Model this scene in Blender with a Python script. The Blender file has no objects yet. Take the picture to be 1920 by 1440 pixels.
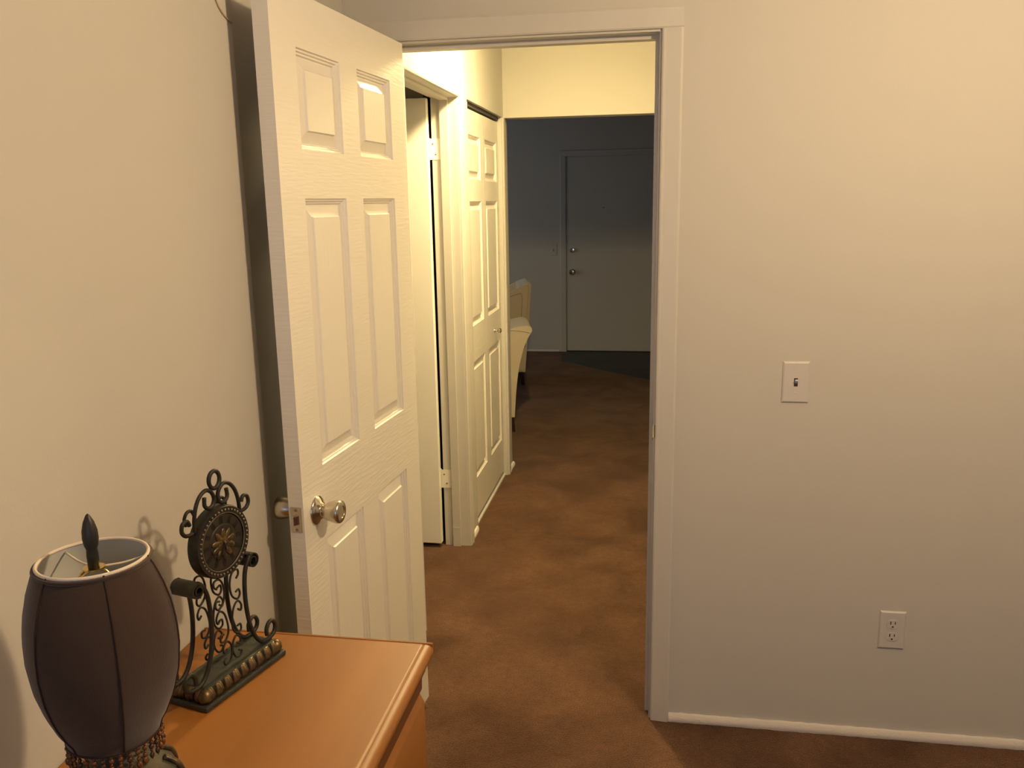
import bpy, bmesh, math, random
from mathutils import Vector, Matrix
random.seed(7)
S = bpy.context.scene
COL = S.collection
PI = math.pi

# ------------------------------------------------------------------ camera
CAM_POS = Vector((-0.0032, -2.4666, 1.5983)); YAW, PITCH, ROLL, FPX = 0.1683, 0.2091, -0.0174, 1613.94
fw = Vector((-math.sin(YAW) * math.cos(PITCH), math.cos(YAW) * math.cos(PITCH), -math.sin(PITCH)))
r0 = Vector((math.cos(YAW), math.sin(YAW), 0)); u0 = r0.cross(fw)
rt = math.cos(ROLL) * r0 + math.sin(ROLL) * u0; up = -math.sin(ROLL) * r0 + math.cos(ROLL) * u0
cd = bpy.data.cameras.new('camera'); cam = bpy.data.objects.new('camera', cd); COL.objects.link(cam)
cam.matrix_world = Matrix(((rt.x, up.x, -fw.x, CAM_POS.x), (rt.y, up.y, -fw.y, CAM_POS.y), (rt.z, up.z, -fw.z, CAM_POS.z), (0, 0, 0, 1)))
cd.sensor_fit = 'HORIZONTAL'; cd.sensor_width = 36; cd.lens = FPX * 36 / 1920; cd.clip_start = .02
S.camera = cam

# ------------------------------------------------------------------ world, lights, exposure
w = bpy.data.worlds.new('world'); S.world = w; w.use_nodes = True
w.node_tree.nodes['Background'].inputs[0].default_value = (.45, .6, 1, 1)
w.node_tree.nodes['Background'].inputs[1].default_value = .12
S.view_settings.view_transform = 'Standard'; S.view_settings.look = 'None'
S.view_settings.exposure = 0; S.view_settings.gamma = 1; S.view_settings.use_curve_mapping = False

def light(name, kind, loc, power, color, **kw):
    d = bpy.data.lights.new(name, kind); d.energy = power; d.color = color
    for k, v in kw.items(): setattr(d, k, v)
    o = bpy.data.objects.new(name, d); COL.objects.link(o); o.location = loc
    return o
# bedroom ceiling lamp (behind and right of the camera), hall ceiling lamp, daylight at the two windows
light('bedroom_ceiling_light', 'POINT', (.86, -1.45, 2.20), 99, (1, .73, .42), shadow_soft_size=.06)
light('hall_ceiling_light', 'POINT', (-.46, 1.02, 2.33), 61, (1, .76, .33), shadow_soft_size=.06)
light('hall_ceiling_downlight', 'AREA', (-.46, 1.02, 2.36), 34, (1, .76, .38), shape='DISK', size=.16)
o = light('bedroom_window_daylight', 'AREA', (.0, -4.12, 1.45), 11, (.42, .62, 1), shape='RECTANGLE', size=1.3, size_y=1.2)
o.rotation_euler = (PI / 2, 0, 0)
o = light('living_window_daylight', 'AREA', (-3.9, 5.0, 1.3), 15, (.76, .84, .90), shape='RECTANGLE', size=1.7, size_y=1.8)
o.rotation_euler = (0, -PI / 2, 0)

# ------------------------------------------------------------------ materials
MATS = {}
def new_mat(name):
    m = bpy.data.materials.new(name); m.use_nodes = True; MATS[name] = m
    nt = m.node_tree; return m, nt, nt.nodes['Principled BSDF']
def mat(name, col, rough=.5, metal=0, noise=None, bump=None, spec=.5, scale3=(1, 1, 1), sheen=0, trans=0):
    """noise=(scale, col2, detail) mixes a second colour; bump=(scale, strength, distance)"""
    m, nt, b = new_mat(name)
    b.inputs['Base Color'].default_value = (*col, 1); b.inputs['Roughness'].default_value = rough
    b.inputs['Metallic'].default_value = metal; b.inputs['Specular IOR Level'].default_value = spec
    if sheen: b.inputs['Sheen Weight'].default_value = sheen
    if trans: b.inputs['Transmission Weight'].default_value = trans
    tc = nt.nodes.new('ShaderNodeTexCoord'); mp = nt.nodes.new('ShaderNodeMapping')
    mp.inputs['Scale'].default_value = scale3
    nt.links.new(tc.outputs['Object'], mp.inputs[0])
    if noise:
        n = nt.nodes.new('ShaderNodeTexNoise'); n.inputs['Scale'].default_value = noise[0]; n.inputs['Detail'].default_value = noise[2]
        nt.links.new(mp.outputs[0], n.inputs['Vector'])
        r = nt.nodes.new('ShaderNodeValToRGB'); r.color_ramp.elements[0].position = .35; r.color_ramp.elements[1].position = .65
        r.color_ramp.elements[0].color = (*col, 1); r.color_ramp.elements[1].color = (*noise[1], 1)
        nt.links.new(n.outputs['Fac'], r.inputs[0]); nt.links.new(r.outputs[0], b.inputs['Base Color'])
    if bump:
        n = nt.nodes.new('ShaderNodeTexNoise'); n.inputs['Scale'].default_value = bump[0]; n.inputs['Detail'].default_value = 3
        nt.links.new(mp.outputs[0], n.inputs['Vector'])
        bp = nt.nodes.new('ShaderNodeBump'); bp.inputs['Strength'].default_value = bump[1]; bp.inputs['Distance'].default_value = bump[2]
        nt.links.new(n.outputs['Fac'], bp.inputs['Height']); nt.links.new(bp.outputs[0], b.inputs['Normal'])
    return m
mat('wall_paint', (.51, .487, .445), .75, bump=(160, .12, .002), spec=.25)
mat('ceiling_paint', (.50, .48, .45), .9, bump=(70, .3, .004), spec=.2)
mat('trim_paint', (.53, .505, .46), .42, bump=(60, .05, .001))
mat('door_rail_paint', (.74, .705, .64), .38, bump=(13, .20, .004), scale3=(1, 1, 11))
mat('door_panel_paint', (.74, .705, .64), .38, bump=(13, .13, .004), scale3=(11, 1, 1))
mat('flat_door_paint', (.80, .78, .73), .45, bump=(40, .04, .001))
mat('fuzzy_base', (.80, .74, .66), 1, bump=(420, .9, .004), spec=.1, sheen=.4)
mat('satin_nickel', (.62, .56, .46), .22, 1)
mat('polished_nickel', (.70, .66, .58), .10, 1)
mat('dark_slot', (.02, .018, .015), .6)
mat('plate_plastic', (.54, .51, .485), .32)
mat('closet_shade', (.06, .055, .05), .9)  # near black: shade of the track gap and closet inside put into the colour
mat('hinge_paint', (.74, .71, .64), .4)
mat('maple', (.290, .112, .020), .45, noise=(2.2, (.250, .095, .016), 5), bump=(8, .05, .002), scale3=(5, .6, 5))
mat('maple_shade', (.17, .062, .020), .45, noise=(2.2, (.14, .05, .016), 5), scale3=(5, .6, 5))  # maple darkened to stand for the shade under the dresser top's lip
mat('maple_dark', (.33, .135, .045), .42, noise=(2.2, (.29, .115, .038), 5), scale3=(5, .6, 5))
mat('iron', (.030, .026, .020), .55, .25, noise=(45, (.016, .014, .011), 2), bump=(120, .3, .001))
mat('patina', (.040, .043, .033), .62, .1, noise=(30, (.024, .024, .019), 3), bump=(90, .4, .001))
mat('antique_gold', (.16, .105, .045), .38, .6, noise=(70, (.04, .032, .022), 3), bump=(160, .6, .001))
mat('bead_pewter', (.20, .17, .13), .4, .5)
mat('dial', (.030, .023, .015), .5, noise=(28, (.016, .013, .010), 4))
mat('dial_mark', (.009, .008, .007), .5)
mat('clock_glass_hand', (.008, .007, .006), .4)
mat('shade_fabric', (.044, .025, .018), .85, bump=(500, .4, .001), spec=.15, sheen=.25)
mat('shade_piping', (.034, .019, .013), .8, spec=.2)
mat('shade_lining', (.62, .62, .60), .7, spec=.2)
mat('rim_tape', (.66, .56, .46), .8)
mat('brass', (.75, .55, .22), .2, 1)
mat('finial_bronze', (.030, .028, .025), .45, .4)
mat('urn', (.028, .029, .020), .65, .05, noise=(22, (.055, .035, .018), 3), bump=(60, .4, .002))
mat('amber_bead', (.17, .055, .014), .12, trans=.35)
mat('dark_bead', (.05, .018, .008), .12)
mat('cream_fabric', (.66, .56, .41), .9, bump=(380, .3, .001), spec=.15, sheen=.3)
mat('piping_fabric', (.45, .37, .27), .9)
mat('dark_wood', (.035, .018, .010), .4)
mat('tan_line', (.42, .30, .18), .7)
mat('dark_floor', (.055, .050, .042), .6, noise=(4, (.04, .038, .034), 3))
mat('glass_bulb', (.9, .88, .8), .3)
# carpet: mauve-brown cut pile with trodden patches
m, nt, b = new_mat('carpet'); b.inputs['Roughness'].default_value = 1; b.inputs['Specular IOR Level'].default_value = .08
b.inputs['Sheen Weight'].default_value = .25; b.inputs['Sheen Tint'].default_value = (.7, .5, .4, 1)
tc = nt.nodes.new('ShaderNodeTexCoord')
def nz(scale, detail, rough=.5, dist=0, vec=None):
    n = nt.nodes.new('ShaderNodeTexNoise'); n.inputs['Scale'].default_value = scale; n.inputs['Detail'].default_value = detail
    n.inputs['Roughness'].default_value = rough; n.inputs['Distortion'].default_value = dist
    nt.links.new(vec or tc.outputs['Object'], n.inputs['Vector']); return n
def ramp(src, p0, c0, p1, c1):
    r = nt.nodes.new('ShaderNodeValToRGB'); e = r.color_ramp.elements
    e[0].position, e[1].position = p0, p1; e[0].color, e[1].color = (*c0, 1), (*c1, 1)
    nt.links.new(src, r.inputs[0]); return r
def mul(a, bb, f=1):
    x = nt.nodes.new('ShaderNodeMix'); x.data_type = 'RGBA'; x.blend_type = 'MULTIPLY'; x.inputs[0].default_value = f
    nt.links.new(a, x.inputs[6]); nt.links.new(bb, x.inputs[7]); return x.outputs[2]
patch = nz(3.2, 4, .55, .4); fine = nz(230, 2, .6); mid = nz(38, 3, .6)
c1 = ramp(patch.outputs['Fac'], .36, (.076, .037, .021), .66, (.150, .078, .044))
c2 = ramp(fine.outputs['Fac'], .30, (.45, .45, .45), .70, (1.25, 1.25, 1.25))
c3 = ramp(mid.outputs['Fac'], .30, (.80, .80, .80), .70, (1.12, 1.12, 1.12))
nt.links.new(mul(mul(c1.outputs[0], c2.outputs[0]), c3.outputs[0]), b.inputs['Base Color'])
bp = nt.nodes.new('ShaderNodeBump'); bp.inputs['Strength'].default_value = .8; bp.inputs['Distance'].default_value = .006
nt.links.new(fine.outputs['Fac'], bp.inputs['Height']); nt.links.new(bp.outputs[0], b.inputs['Normal'])
M = MATS

# ------------------------------------------------------------------ mesh helpers
def box(bm, x0, x1, y0, y1, z0, z1):
    v = [bm.verts.new(p) for p in ((x0, y0, z0), (x1, y0, z0), (x1, y1, z0), (x0, y1, z0), (x0, y0, z1), (x1, y0, z1), (x1, y1, z1), (x0, y1, z1))]
    for f in ((0, 3, 2, 1), (4, 5, 6, 7), (0, 1, 5, 4), (1, 2, 6, 5), (2, 3, 7, 6), (3, 0, 4, 7)):
        bm.faces.new([v[i] for i in f])
def lathe(bm, prof, seg=32, c=(0, 0, 0), axis='z', cap=True):
    rings = []
    for r, h in prof:
        ring = []
        for k in range(seg):
            a = 2 * PI * k / seg; x, y = r * math.cos(a), r * math.sin(a)
            p = {'z': (x, y, h), 'y': (x, h, -y), 'x': (h, x, y)}[axis]
            ring.append(bm.verts.new((c[0] + p[0], c[1] + p[1], c[2] + p[2])))
        rings.append(ring)
    for a, bb in zip(rings, rings[1:]):
        for k in range(seg):
            bm.faces.new((a[k], a[(k + 1) % seg], bb[(k + 1) % seg], bb[k]))
    if cap:
        bm.faces.new(rings[0][::-1]); bm.faces.new(rings[-1])
def smooth_path(pts, n=6, closed=False):
    P = [Vector(p) for p in pts]; out = []
    N = len(P)
    for i in range(N if closed else N - 1):
        if closed: a, b_, c, d = P[i - 1], P[i], P[(i + 1) % N], P[(i + 2) % N]
        else: a, b_, c, d = P[max(i - 1, 0)], P[i], P[i + 1], P[min(i + 2, N - 1)]
        for k in range(n):
            t = k / n
            out.append(.5 * ((2 * b_) + (c - a) * t + (2 * a - 5 * b_ + 4 * c - d) * t * t + (3 * b_ - a - 3 * c + d) * t ** 3))
    if not closed: out.append(P[-1])
    return out
def tube(bm, pts, r, seg=8, n=5, closed=False, r1=None):
    P = smooth_path(pts, n, closed) if n > 1 else [Vector(p) for p in pts]
    N = len(P); rings = []; nrm = None
    for i, p in enumerate(P):
        t = (P[(i + 1) % N] - P[i - 1]) if closed else (P[min(i + 1, N - 1)] - P[max(i - 1, 0)])
        t.normalize()
        if nrm is None:
            nrm = t.orthogonal().normalized()
        else:
            nrm = (nrm - t * nrm.dot(t)); nrm.normalize()
        bi = t.cross(nrm); rr = r if r1 is None else r + (r1 - r) * i / (N - 1)
        rings.append([bm.verts.new(p + rr * (math.cos(2 * PI * k / seg) * nrm + math.sin(2 * PI * k / seg) * bi)) for k in range(seg)])
    for i in range(N if closed else N - 1):
        a, b_ = rings[i], rings[(i + 1) % N]
        for k in range(seg): bm.faces.new((a[k], a[(k + 1) % seg], b_[(k + 1) % seg], b_[k]))
    if not closed:
        bm.faces.new(rings[0][::-1]); bm.faces.new(rings[-1])
def prism(bm, poly, h0, h1, f):
    """extrude 2-D polygon between heights; f(a,b,h) -> 3-D"""
    A = [bm.verts.new(f(a, b_, h0)) for a, b_ in poly]; B = [bm.verts.new(f(a, b_, h1)) for a, b_ in poly]
    n = len(poly)
    for i in range(n): bm.faces.new((A[i], A[(i + 1) % n], B[(i + 1) % n], B[i]))
    bm.faces.new(A[::-1]); bm.faces.new(B)
def obj(name, bm, material, parent=None, smooth=False, bevel=None, bseg=2, loc=None):
    bmesh.ops.recalc_face_normals(bm, faces=bm.faces)
    me = bpy.data.meshes.new(name); bm.to_mesh(me); bm.free()
    o = bpy.data.objects.new(name, me); COL.objects.link(o)
    me.materials.append(M[material])
    if smooth:
        for p in me.polygons: p.use_smooth = True
    if smooth == 'auto': me.set_sharp_from_angle(angle=math.radians(40))
    if bevel:
        b_ = o.modifiers.new('bevel', 'BEVEL'); b_.width = bevel; b_.segments = bseg; b_.limit_method = 'ANGLE'; b_.angle_limit = math.radians(35)
    if parent: o.parent = parent
    if loc: o.location = loc
    return o
def tag(o, label, cat, group=None, kind=None):
    o['label'] = label; o['category'] = cat
    if group: o['group'] = group
    if kind: o['kind'] = kind
    return o
def empty(name, loc, rz=0, label=None, cat=None, group=None, kind=None):
    o = bpy.data.objects.new(name, None); COL.objects.link(o); o.location = loc; o.rotation_euler = (0, 0, rz); o.empty_display_size = .05
    if label: tag(o, label, cat, group, kind)
    return o
def boxes(name, material, bl, label=None, cat=None, kind='structure', parent=None, bevel=None):
    bm = bmesh.new()
    for b_ in bl: box(bm, *b_)
    o = obj(name, bm, material, parent, bevel=bevel)
    if label: tag(o, label, cat, None, kind)
    return o

# ------------------------------------------------------------------ room shell
CH = 2.44; XL = -.858; YC = -.735; XS = -.888; XH = -.86; T = .115
H = 2.04; Y3 = 2.43; Y4 = 6.675
boxes('floor', 'carpet', [(-4.2, 3.4, -4.4, 7.0, -.1, 0)], 'mauve-brown cut-pile carpet running from bedroom through hall', 'carpet')
boxes('ceiling', 'ceiling_paint', [(-4.2, 3.4, -4.4, 7.0, CH, CH + .1)], 'white ceiling over the rooms', 'ceiling')
boxes('wall_left', 'wall_paint', [(XL - T, XL, -4.2, YC, 0, CH), (XL - T, XS, YC, 0, 0, CH)], 'cream bedroom wall behind the lamp and clock', 'wall')
JL, JR = -.804, .012     # rough opening behind the jamb boards
boxes('wall_front', 'wall_paint', [(XL - T, JL, 0, T, 0, CH), (JR, 3.2, 0, T, 0, CH), (JL, JR, 0, T, H + .022, CH)],
      'cream bedroom wall with doorway, switch and outlet', 'wall')
boxes('wall_right', 'wall_paint', [(3.2, 3.3, -4.2, T, 0, CH)], 'cream bedroom wall right of the camera', 'wall')
WX0, WX1, WZ0, WZ1 = -.66, .66, .85, 2.05
boxes('wall_back', 'wall_paint', [(XL - T, WX0, -4.3, -4.2, 0, CH), (WX1, 3.3, -4.3, -4.2, 0, CH), (WX0, WX1, -4.3, -4.2, 0, WZ0), (WX0, WX1, -4.3, -4.2, WZ1, CH)],
      'cream bedroom wall behind the camera with window opening', 'wall')
# hall left wall: bathroom opening, pier, closet opening, end post
BY0, BY1 = .468, 1.29; CY0, CY1 = 1.50, 2.375
boxes('wall_hall_left', 'wall_paint', [(XH - T, XH, T, BY0 - .02, 0, CH), (XH - T, XH, BY0 - .02, BY1 + .02, H + .02, CH), (XH - T, XH, BY1 + .02, CY0 - .012, 0, CH),
      (XH - T, XH, CY0 - .012, CY1 + .012, H + .012, CH), (XH - T, XH, CY1 + .012, Y3 + T, 0, CH)], 'yellow-lit hall wall with bathroom doorway and closet', 'wall')
HR = .14
boxes('wall_hall_right', 'wall_paint', [(HR, HR + T, T, Y3 + T, 0, CH)], 'hall wall hidden right of the bedroom door jamb', 'wall')
boxes('wall_hall_end', 'wall_paint', [(XH, HR, Y3, Y3 + T, H + .01, CH)], 'yellow-lit wall over the opening at the hall end', 'wall')
boxes('wall_far', 'wall_paint', [(-4.1, -.97, Y4, Y4 + T, 0, CH), (-.97, -.02, Y4, Y4 + T, H + .015, CH), (-.02, 3.3, Y4, Y4 + T, 0, CH)], 'dim grey living room wall with the entry door', 'wall')
boxes('wall_living_left', 'wall_paint', [(-4.1, -4.0, Y3, 4.1, 0, CH), (-4.1, -4.0, 5.9, Y4, 0, CH), (-4.1, -4.0, 4.1, 5.9, 2.25, CH), (-4.1, -4.0, 4.1, 5.9, 0, .3)], 'living room side wall with wide window', 'wall')
boxes('wall_living_right', 'wall_paint', [(2.8, 2.9, Y3, Y4, 0, CH)], 'living room side wall hidden to the right', 'wall')
boxes('wall_living_near', 'wall_paint', [(-4.0, XH - T, Y3, Y3 + T, 0, CH), (HR + T, 2.8, Y3, Y3 + T, 0, CH)], 'living room wall on the hall side', 'wall')
boxes('wall_bathroom', 'wall_paint', [(-2.6, XH - T, .25, .35, 0, CH), (-2.7, -2.6, .25, 1.95, 0, CH), (-2.6, XH - T - .05, 1.36, 1.44, 0, CH)], 'pale bathroom walls behind the open flush door', 'wall')
boxes('wall_closet', 'closet_shade', [(-1.75, -1.7, 1.44, Y3, 0, CH), (-1.7, XH - T, 1.44, 1.46, 0, CH)], 'dark closet interior behind the folding door', 'wall')

# windows outside the frame (behind the camera, living room side)
def window(name, x0, x1, z0, z1, fn, label):
    r = empty(name, fn(0, 0, 0), 0, label, 'window', None, 'structure')
    def part(nm, bl, mt):
        bm = bmesh.new()
        for a0, a1, c0, c1, d0, d1 in bl:
            p, q = fn(a0, c0, d0), fn(a1, c1, d1)
            box(bm, *[x for k in range(3) for x in sorted((p[k], q[k]))])
        o_ = obj(nm, bm, mt); o_.parent = r; o_.matrix_parent_inverse = Matrix.Translation(-r.location)
    f = .05
    part('window_frame', [(x0, x1, 0, .06, z0, z0 + f), (x0, x1, 0, .06, z1 - f, z1), (x0, x0 + f, 0, .06, z0 + f, z1 - f), (x1 - f, x1, 0, .06, z0 + f, z1 - f), ((x0 + x1) / 2 - .02, (x0 + x1) / 2 + .02, 0, .06, z0 + f, z1 - f)], 'trim_paint')
    part('window_sill', [(x0 - .03, x1 + .03, -.16, -.101, z0 - .03, z0)], 'trim_paint')
window('window_1', WX0, WX1, WZ0, WZ1, lambda a, c, d: (a, -4.3 - c, d), 'white framed bedroom window behind the camera')
window('window_2', 4.1, 5.9, .3, 2.25, lambda a, c, d: (-4.1 - c, a, d), 'wide white framed living room window')

# ------------------------------------------------------------------ ceiling lamps (out of the frame)
def ceiling_lamp(x, y, zb_, label, blocker_pan):
    r = empty('ceiling_lamp', (x, y, CH), 0, label, 'ceiling lamp', 'ceiling lamps')
    d = zb_ - CH
    bm = bmesh.new(); lathe(bm, [(.075, 0), (.075, -.012), (.055, -.028), (.0005, -.030)][::-1], 32); obj('canopy', bm, 'satin_nickel', r, smooth='auto')
    if not blocker_pan:
        bm = bmesh.new(); lathe(bm, [(.02, -.03), (.02, d + .075), (.012, d + .07), (.0005, d + .07)], 20); obj('socket', bm, 'satin_nickel', r, smooth='auto')
        return
    for k in range(3):
        a = 2 * PI * k / 3 + .5; bm = bmesh.new(); tube(bm, [(.05 * math.cos(a), .05 * math.sin(a), -.02), (blocker_pan * .97 * math.cos(a), blocker_pan * .97 * math.sin(a), d - .085)], .003, 8, 1); obj('rod', bm, 'satin_nickel', r, smooth=True)
    bm = bmesh.new(); lathe(bm, [(blocker_pan, d - .075), (blocker_pan, d - .079), (blocker_pan * .7, d - .095), (.0005, d - .102)], 32); obj('blocker_pan', bm, 'satin_nickel', r, smooth='auto')  # added disc, hung on rods to block the bulb's downward light
ceiling_lamp(.86, -1.45, 2.20, 'ceiling lamp above the bedroom with an added disc blocking downward light', .046)
ceiling_lamp(-.46, 1.02, 2.30, 'bare bulb ceiling lamp above the hall', 0)

# ------------------------------------------------------------------ bedroom doorway trim
def casing_profile(bm, w_, t0, t1, z0, z1, fn):
    """flat stock with an eased outer edge: polygon in (across, out) extruded along"""
    prism(bm, [(0, 0), (0, -.009), (.004, -.0115), (.012, -.0115), (w_ - .006, -.015), (w_, -.012), (w_, 0)], z0, z1, fn)
CW = .0555
bm = bmesh.new()
casing_profile(bm, CW, 0, 0, 0, H, lambda a, b_, h: (a, b_, h))
casing_profile(bm, CW, 0, 0, 0, H, lambda a, b_, h: (-.792 - a, b_, h))
A = []
prof = [(0, 0), (0, -.009), (.004, -.0115), (.012, -.0115), (CW - .006, -.015), (CW, -.012), (CW, 0)]
prism(bm, prof, -.792 - CW, CW, lambda a, b_, h: (h, b_, H + a))
tag(obj('trim_1', bm, 'trim_paint'), 'cream casing around the bedroom doorway', 'door casing', None, 'structure')
# jamb boards with stops
boxes('trim_2', 'trim_paint', [(-.006, .0119, 0, T, 0, H + .008), (-.8039, -.786, 0, T, 0, H + .008), (-.786, -.006, 0, T, H - .006, H + .0219),
      (-.018, -.006, .04, .076, 0, H - .006), (-.786, -.774, .04, .076, 0, H - .006), (-.774, -.018, .04, .076, H - .018, H - .006)],
      'cream jamb boards and stops lining the bedroom doorway', 'door jamb')
sp = empty('strike_plate', (-.006, .018, .934), 0, 'small metal strike plate on the right bedroom jamb', 'strike plate')
boxes('plate', 'satin_nickel', [(-.0015, 0, -.014, .018, -.029, .029)], parent=sp, kind=None)
bm = bmesh.new(); prism(bm, [(0, -.014), (-.0015, -.014), (-.002, -.020), (.003, -.0245), (.0045, -.0225), (.001, -.018)], -.018, .018, lambda a, b_, h: (a, b_, h)); obj('lip', bm, 'satin_nickel', sp)

def low_base(name, pts_fn, l0, l1, label, h=.026, d=.016):
    bm = bmesh.new(); n = max(2, int((l1 - l0) / .02))
    prof = [(0, 0), (d * .8, .0), (d, h * .3), (d * .95, h * .7), (d * .6, h), (0, h * 1.02)]
    rows = []
    for i in range(n + 1):
        t = l0 + (l1 - l0) * i / n; j = random.uniform(-.0012, .0012)
        rows.append([bm.verts.new(pts_fn(t, a + (j if a else 0), b_ + (j if b_ else 0))) for a, b_ in prof])
    for a, b_ in zip(rows, rows[1:]):
        for k in range(len(prof)): bm.faces.new((a[k], a[(k + 1) % 6], b_[(k + 1) % 6], b_[k]))
    bm.faces.new(rows[0][::-1]); bm.faces.new(rows[-1])
    return tag(obj(name, bm, 'fuzzy_base', smooth='auto'), label, 'baseboard', None, 'structure')
low_base('baseboard_front', lambda t, a, b_: (t, -a, b_), CW, 3.18, 'low fuzzy off-white baseboard strip under the outlet')
low_base('baseboard_left', lambda t, a, b_: (XL + a, t, b_), -4.18, YC - .002, 'low fuzzy baseboard behind the dresser')
low_base('baseboard_hall_pier', lambda t, a, b_: (XH + a, t, b_), BY1 + .06, CY0 - .03, 'short baseboard stub between bathroom casing and closet', .03, .012)
low_base('baseboard_hall_post', lambda t, a, b_: (XH + a, t, b_), CY1 + .04, Y3 + T + .01, 'short baseboard stub at the hall end post', .03, .014)
low_base('baseboard_far', lambda t, a, b_: (t, Y4 - a, b_), -3.9, -1.03, 'thin baseboard along the far wall left of the entry door', .02, .008)

# ------------------------------------------------------------------ panelled doors
def door_leaf(root, W, z0, z1, cols, rows, th, prefix_panel='panel', k=1.0, bothmat=('door_rail_paint', 'door_panel_paint')):
    """moulded leaf: frame with stepped sticking around each opening; every raised panel its own mesh.
       local X along the leaf, face at y=0, body towards -y"""
    bm = bmesh.new()
    xs = sorted({0, W, *[c for p in cols for c in p]}); zs = sorted({z0, z1, *[c for p in rows for c in p]})
    V = {}
    def v(x, y, z):
        key = (round(x, 5), round(y, 5), round(z, 5))
        if key not in V: V[key] = bm.verts.new((x, y, z))
        return V[key]
    def quad(*p): bm.faces.new([v(*q) for q in p])
    steps = [(0, 0), (.002 * k, -.0045 * k), (.0055 * k, -.0055 * k), (.0075 * k, -.0095 * k), (.0110 * k, -.0105 * k), (.0130 * k, -.0155 * k)]
    for x0_, x1_ in zip(xs, xs[1:]):
        for za, zb_ in zip(zs, zs[1:]):
            if (x0_, x1_) in cols and (za, zb_) in rows:
                for (i0, d0), (i1, d1) in zip(steps, steps[1:]):
                    a = [(x0_ + i0, d0, za + i0), (x1_ - i0, d0, za + i0), (x1_ - i0, d0, zb_ - i0), (x0_ + i0, d0, zb_ - i0)]
                    c = [(x0_ + i1, d1, za + i1), (x1_ - i1, d1, za + i1), (x1_ - i1, d1, zb_ - i1), (x0_ + i1, d1, zb_ - i1)]
                    for q in range(4): quad(a[q], a[(q + 1) % 4], c[(q + 1) % 4], c[q])
            else:
                quad((x0_, 0, za), (x1_, 0, za), (x1_, 0, zb_), (x0_, 0, zb_))
            quad((x0_, -th, zb_), (x1_, -th, zb_), (x1_, -th, za), (x0_, -th, za))
    for za, zb_ in zip(zs, zs[1:]):
        for x in (0, W): quad((x, 0, za), (x, 0, zb_), (x, -th, zb_), (x, -th, za))
    for xa, xb in zip(xs, xs[1:]):
        for z in (z0, z1): quad((xa, 0, z), (xb, 0, z), (xb, -th, z), (xa, -th, z))
    fr = obj('frame', bm, bothmat[0], root)
    for x0_, x1_ in cols:
        for za, zb_ in rows:
            bm = bmesh.new(); prev = None
            for i, d in [(.0129 * k, -.0240), (.0129 * k, -.0156 * k), (.0155 * k, -.0156 * k), (.0385 * k, -.0068 * k), (.0412 * k, -.0018 * k)]:
                ring = [bm.verts.new(p) for p in ((x0_ + i, d, za + i), (x1_ - i, d, za + i), (x1_ - i, d, zb_ - i), (x0_ + i, d, zb_ - i))]
                if prev:
                    for q in range(4): bm.faces.new((prev[q], prev[(q + 1) % 4], ring[(q + 1) % 4], ring[q]))
                else: bm.faces.new(ring[::-1])
                prev = ring
            bm.faces.new(prev)
            obj('panel', bm, bothmat[1], root)
    return fr
def knob(root, x, z, side=1, y0=0, rose_r=.034, L=.064, kr=.0265, small=False):
    s = side
    bm = bmesh.new()
    if small:
        lathe(bm, [(.0005, .026), (.0095, .0255), (.0125, .020), (.0115, .014), (.0045, .010), (.004, .004), (.0095, .002), (.0100, 0)][::-1], 24, axis='y')
        return obj('door_knob', bm, 'satin_nickel', root, smooth='auto', loc=(x, y0, z))
    lathe(bm, [(h, r) for h, r in []] or [(.012, .004 * s), (.0122, .0165 * s), (.0135, .0195 * s), (.0178, .0215 * s), (.0205, .028 * s), (.0240, .040 * s), (.0262, .050 * s), (kr, .0555 * s), (.0250, .0595 * s), (.0215, .0615 * s), (.0140, .0620 * s), (.0132, .0606 * s), (.0005, .0604 * s)], 40, axis='y', cap=False)
    kn = obj('door_knob', bm, 'satin_nickel', root, smooth='auto', loc=(x, y0, z))
    bm = bmesh.new()
    lathe(bm, [(rose_r, 0), (rose_r, .0025 * s), (.0325, .005 * s), (.026, .0085 * s), (.020, .0125 * s), (.0165, .0165 * s), (.0125, .0175 * s)], 40, axis='y')
    obj('rose', bm, 'polished_nickel', kn, smooth='auto')
    return kn

# bedroom door, standing open against the dresser side
d1 = empty('door_1', (-.7102, -.0243, 0), -1.6323, 'white six-panel bedroom door standing open beside the dresser', 'door', None, 'structure')
DW, DZ0, DZ1 = .7603, .031, 2.030
door_leaf(d1, DW, DZ0, DZ1, [(.1105, .3335), (.4355, .653)], [(.235, .8385), (1.0155, 1.6115), (1.7135, 1.9195)], .035)
knob(d1, .697, .922); knob(d1, .697, .922, -1, -.035)
bm = bmesh.new(); box(bm, DW, DW + .0014, -.0300, -.0050, .893, .951)
lp = obj('latch_plate', bm, 'satin_nickel', d1, bevel=.0006)
bm = bmesh.new(); prism(bm, [(DW, -.0245), (DW + .011, -.0235), (DW + .0125, -.020), (DW + .004, -.0115), (DW, -.0115)], .911, .933, lambda a, b_, h: (a, b_, h)); obj('latch_bolt', bm, 'polished_nickel', lp, bevel=.0015)
for z in (.899, .944):
    bm = bmesh.new(); lathe(bm, [(.0035, 0), (.0033, .0009), (.0012, .0012)], 14, axis='x', c=(DW + .0012, -.0175, z)); obj('screw', bm, 'bead_pewter', lp, smooth=True)
for z in (.25, 1.05, 1.84):
    bm = bmesh.new(); lathe(bm, [(.006, z - .045), (.006, z + .045)], 12, c=(-.004, -.041, 0)); obj('hinge', bm, 'satin_nickel', d1, smooth='auto')

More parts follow.
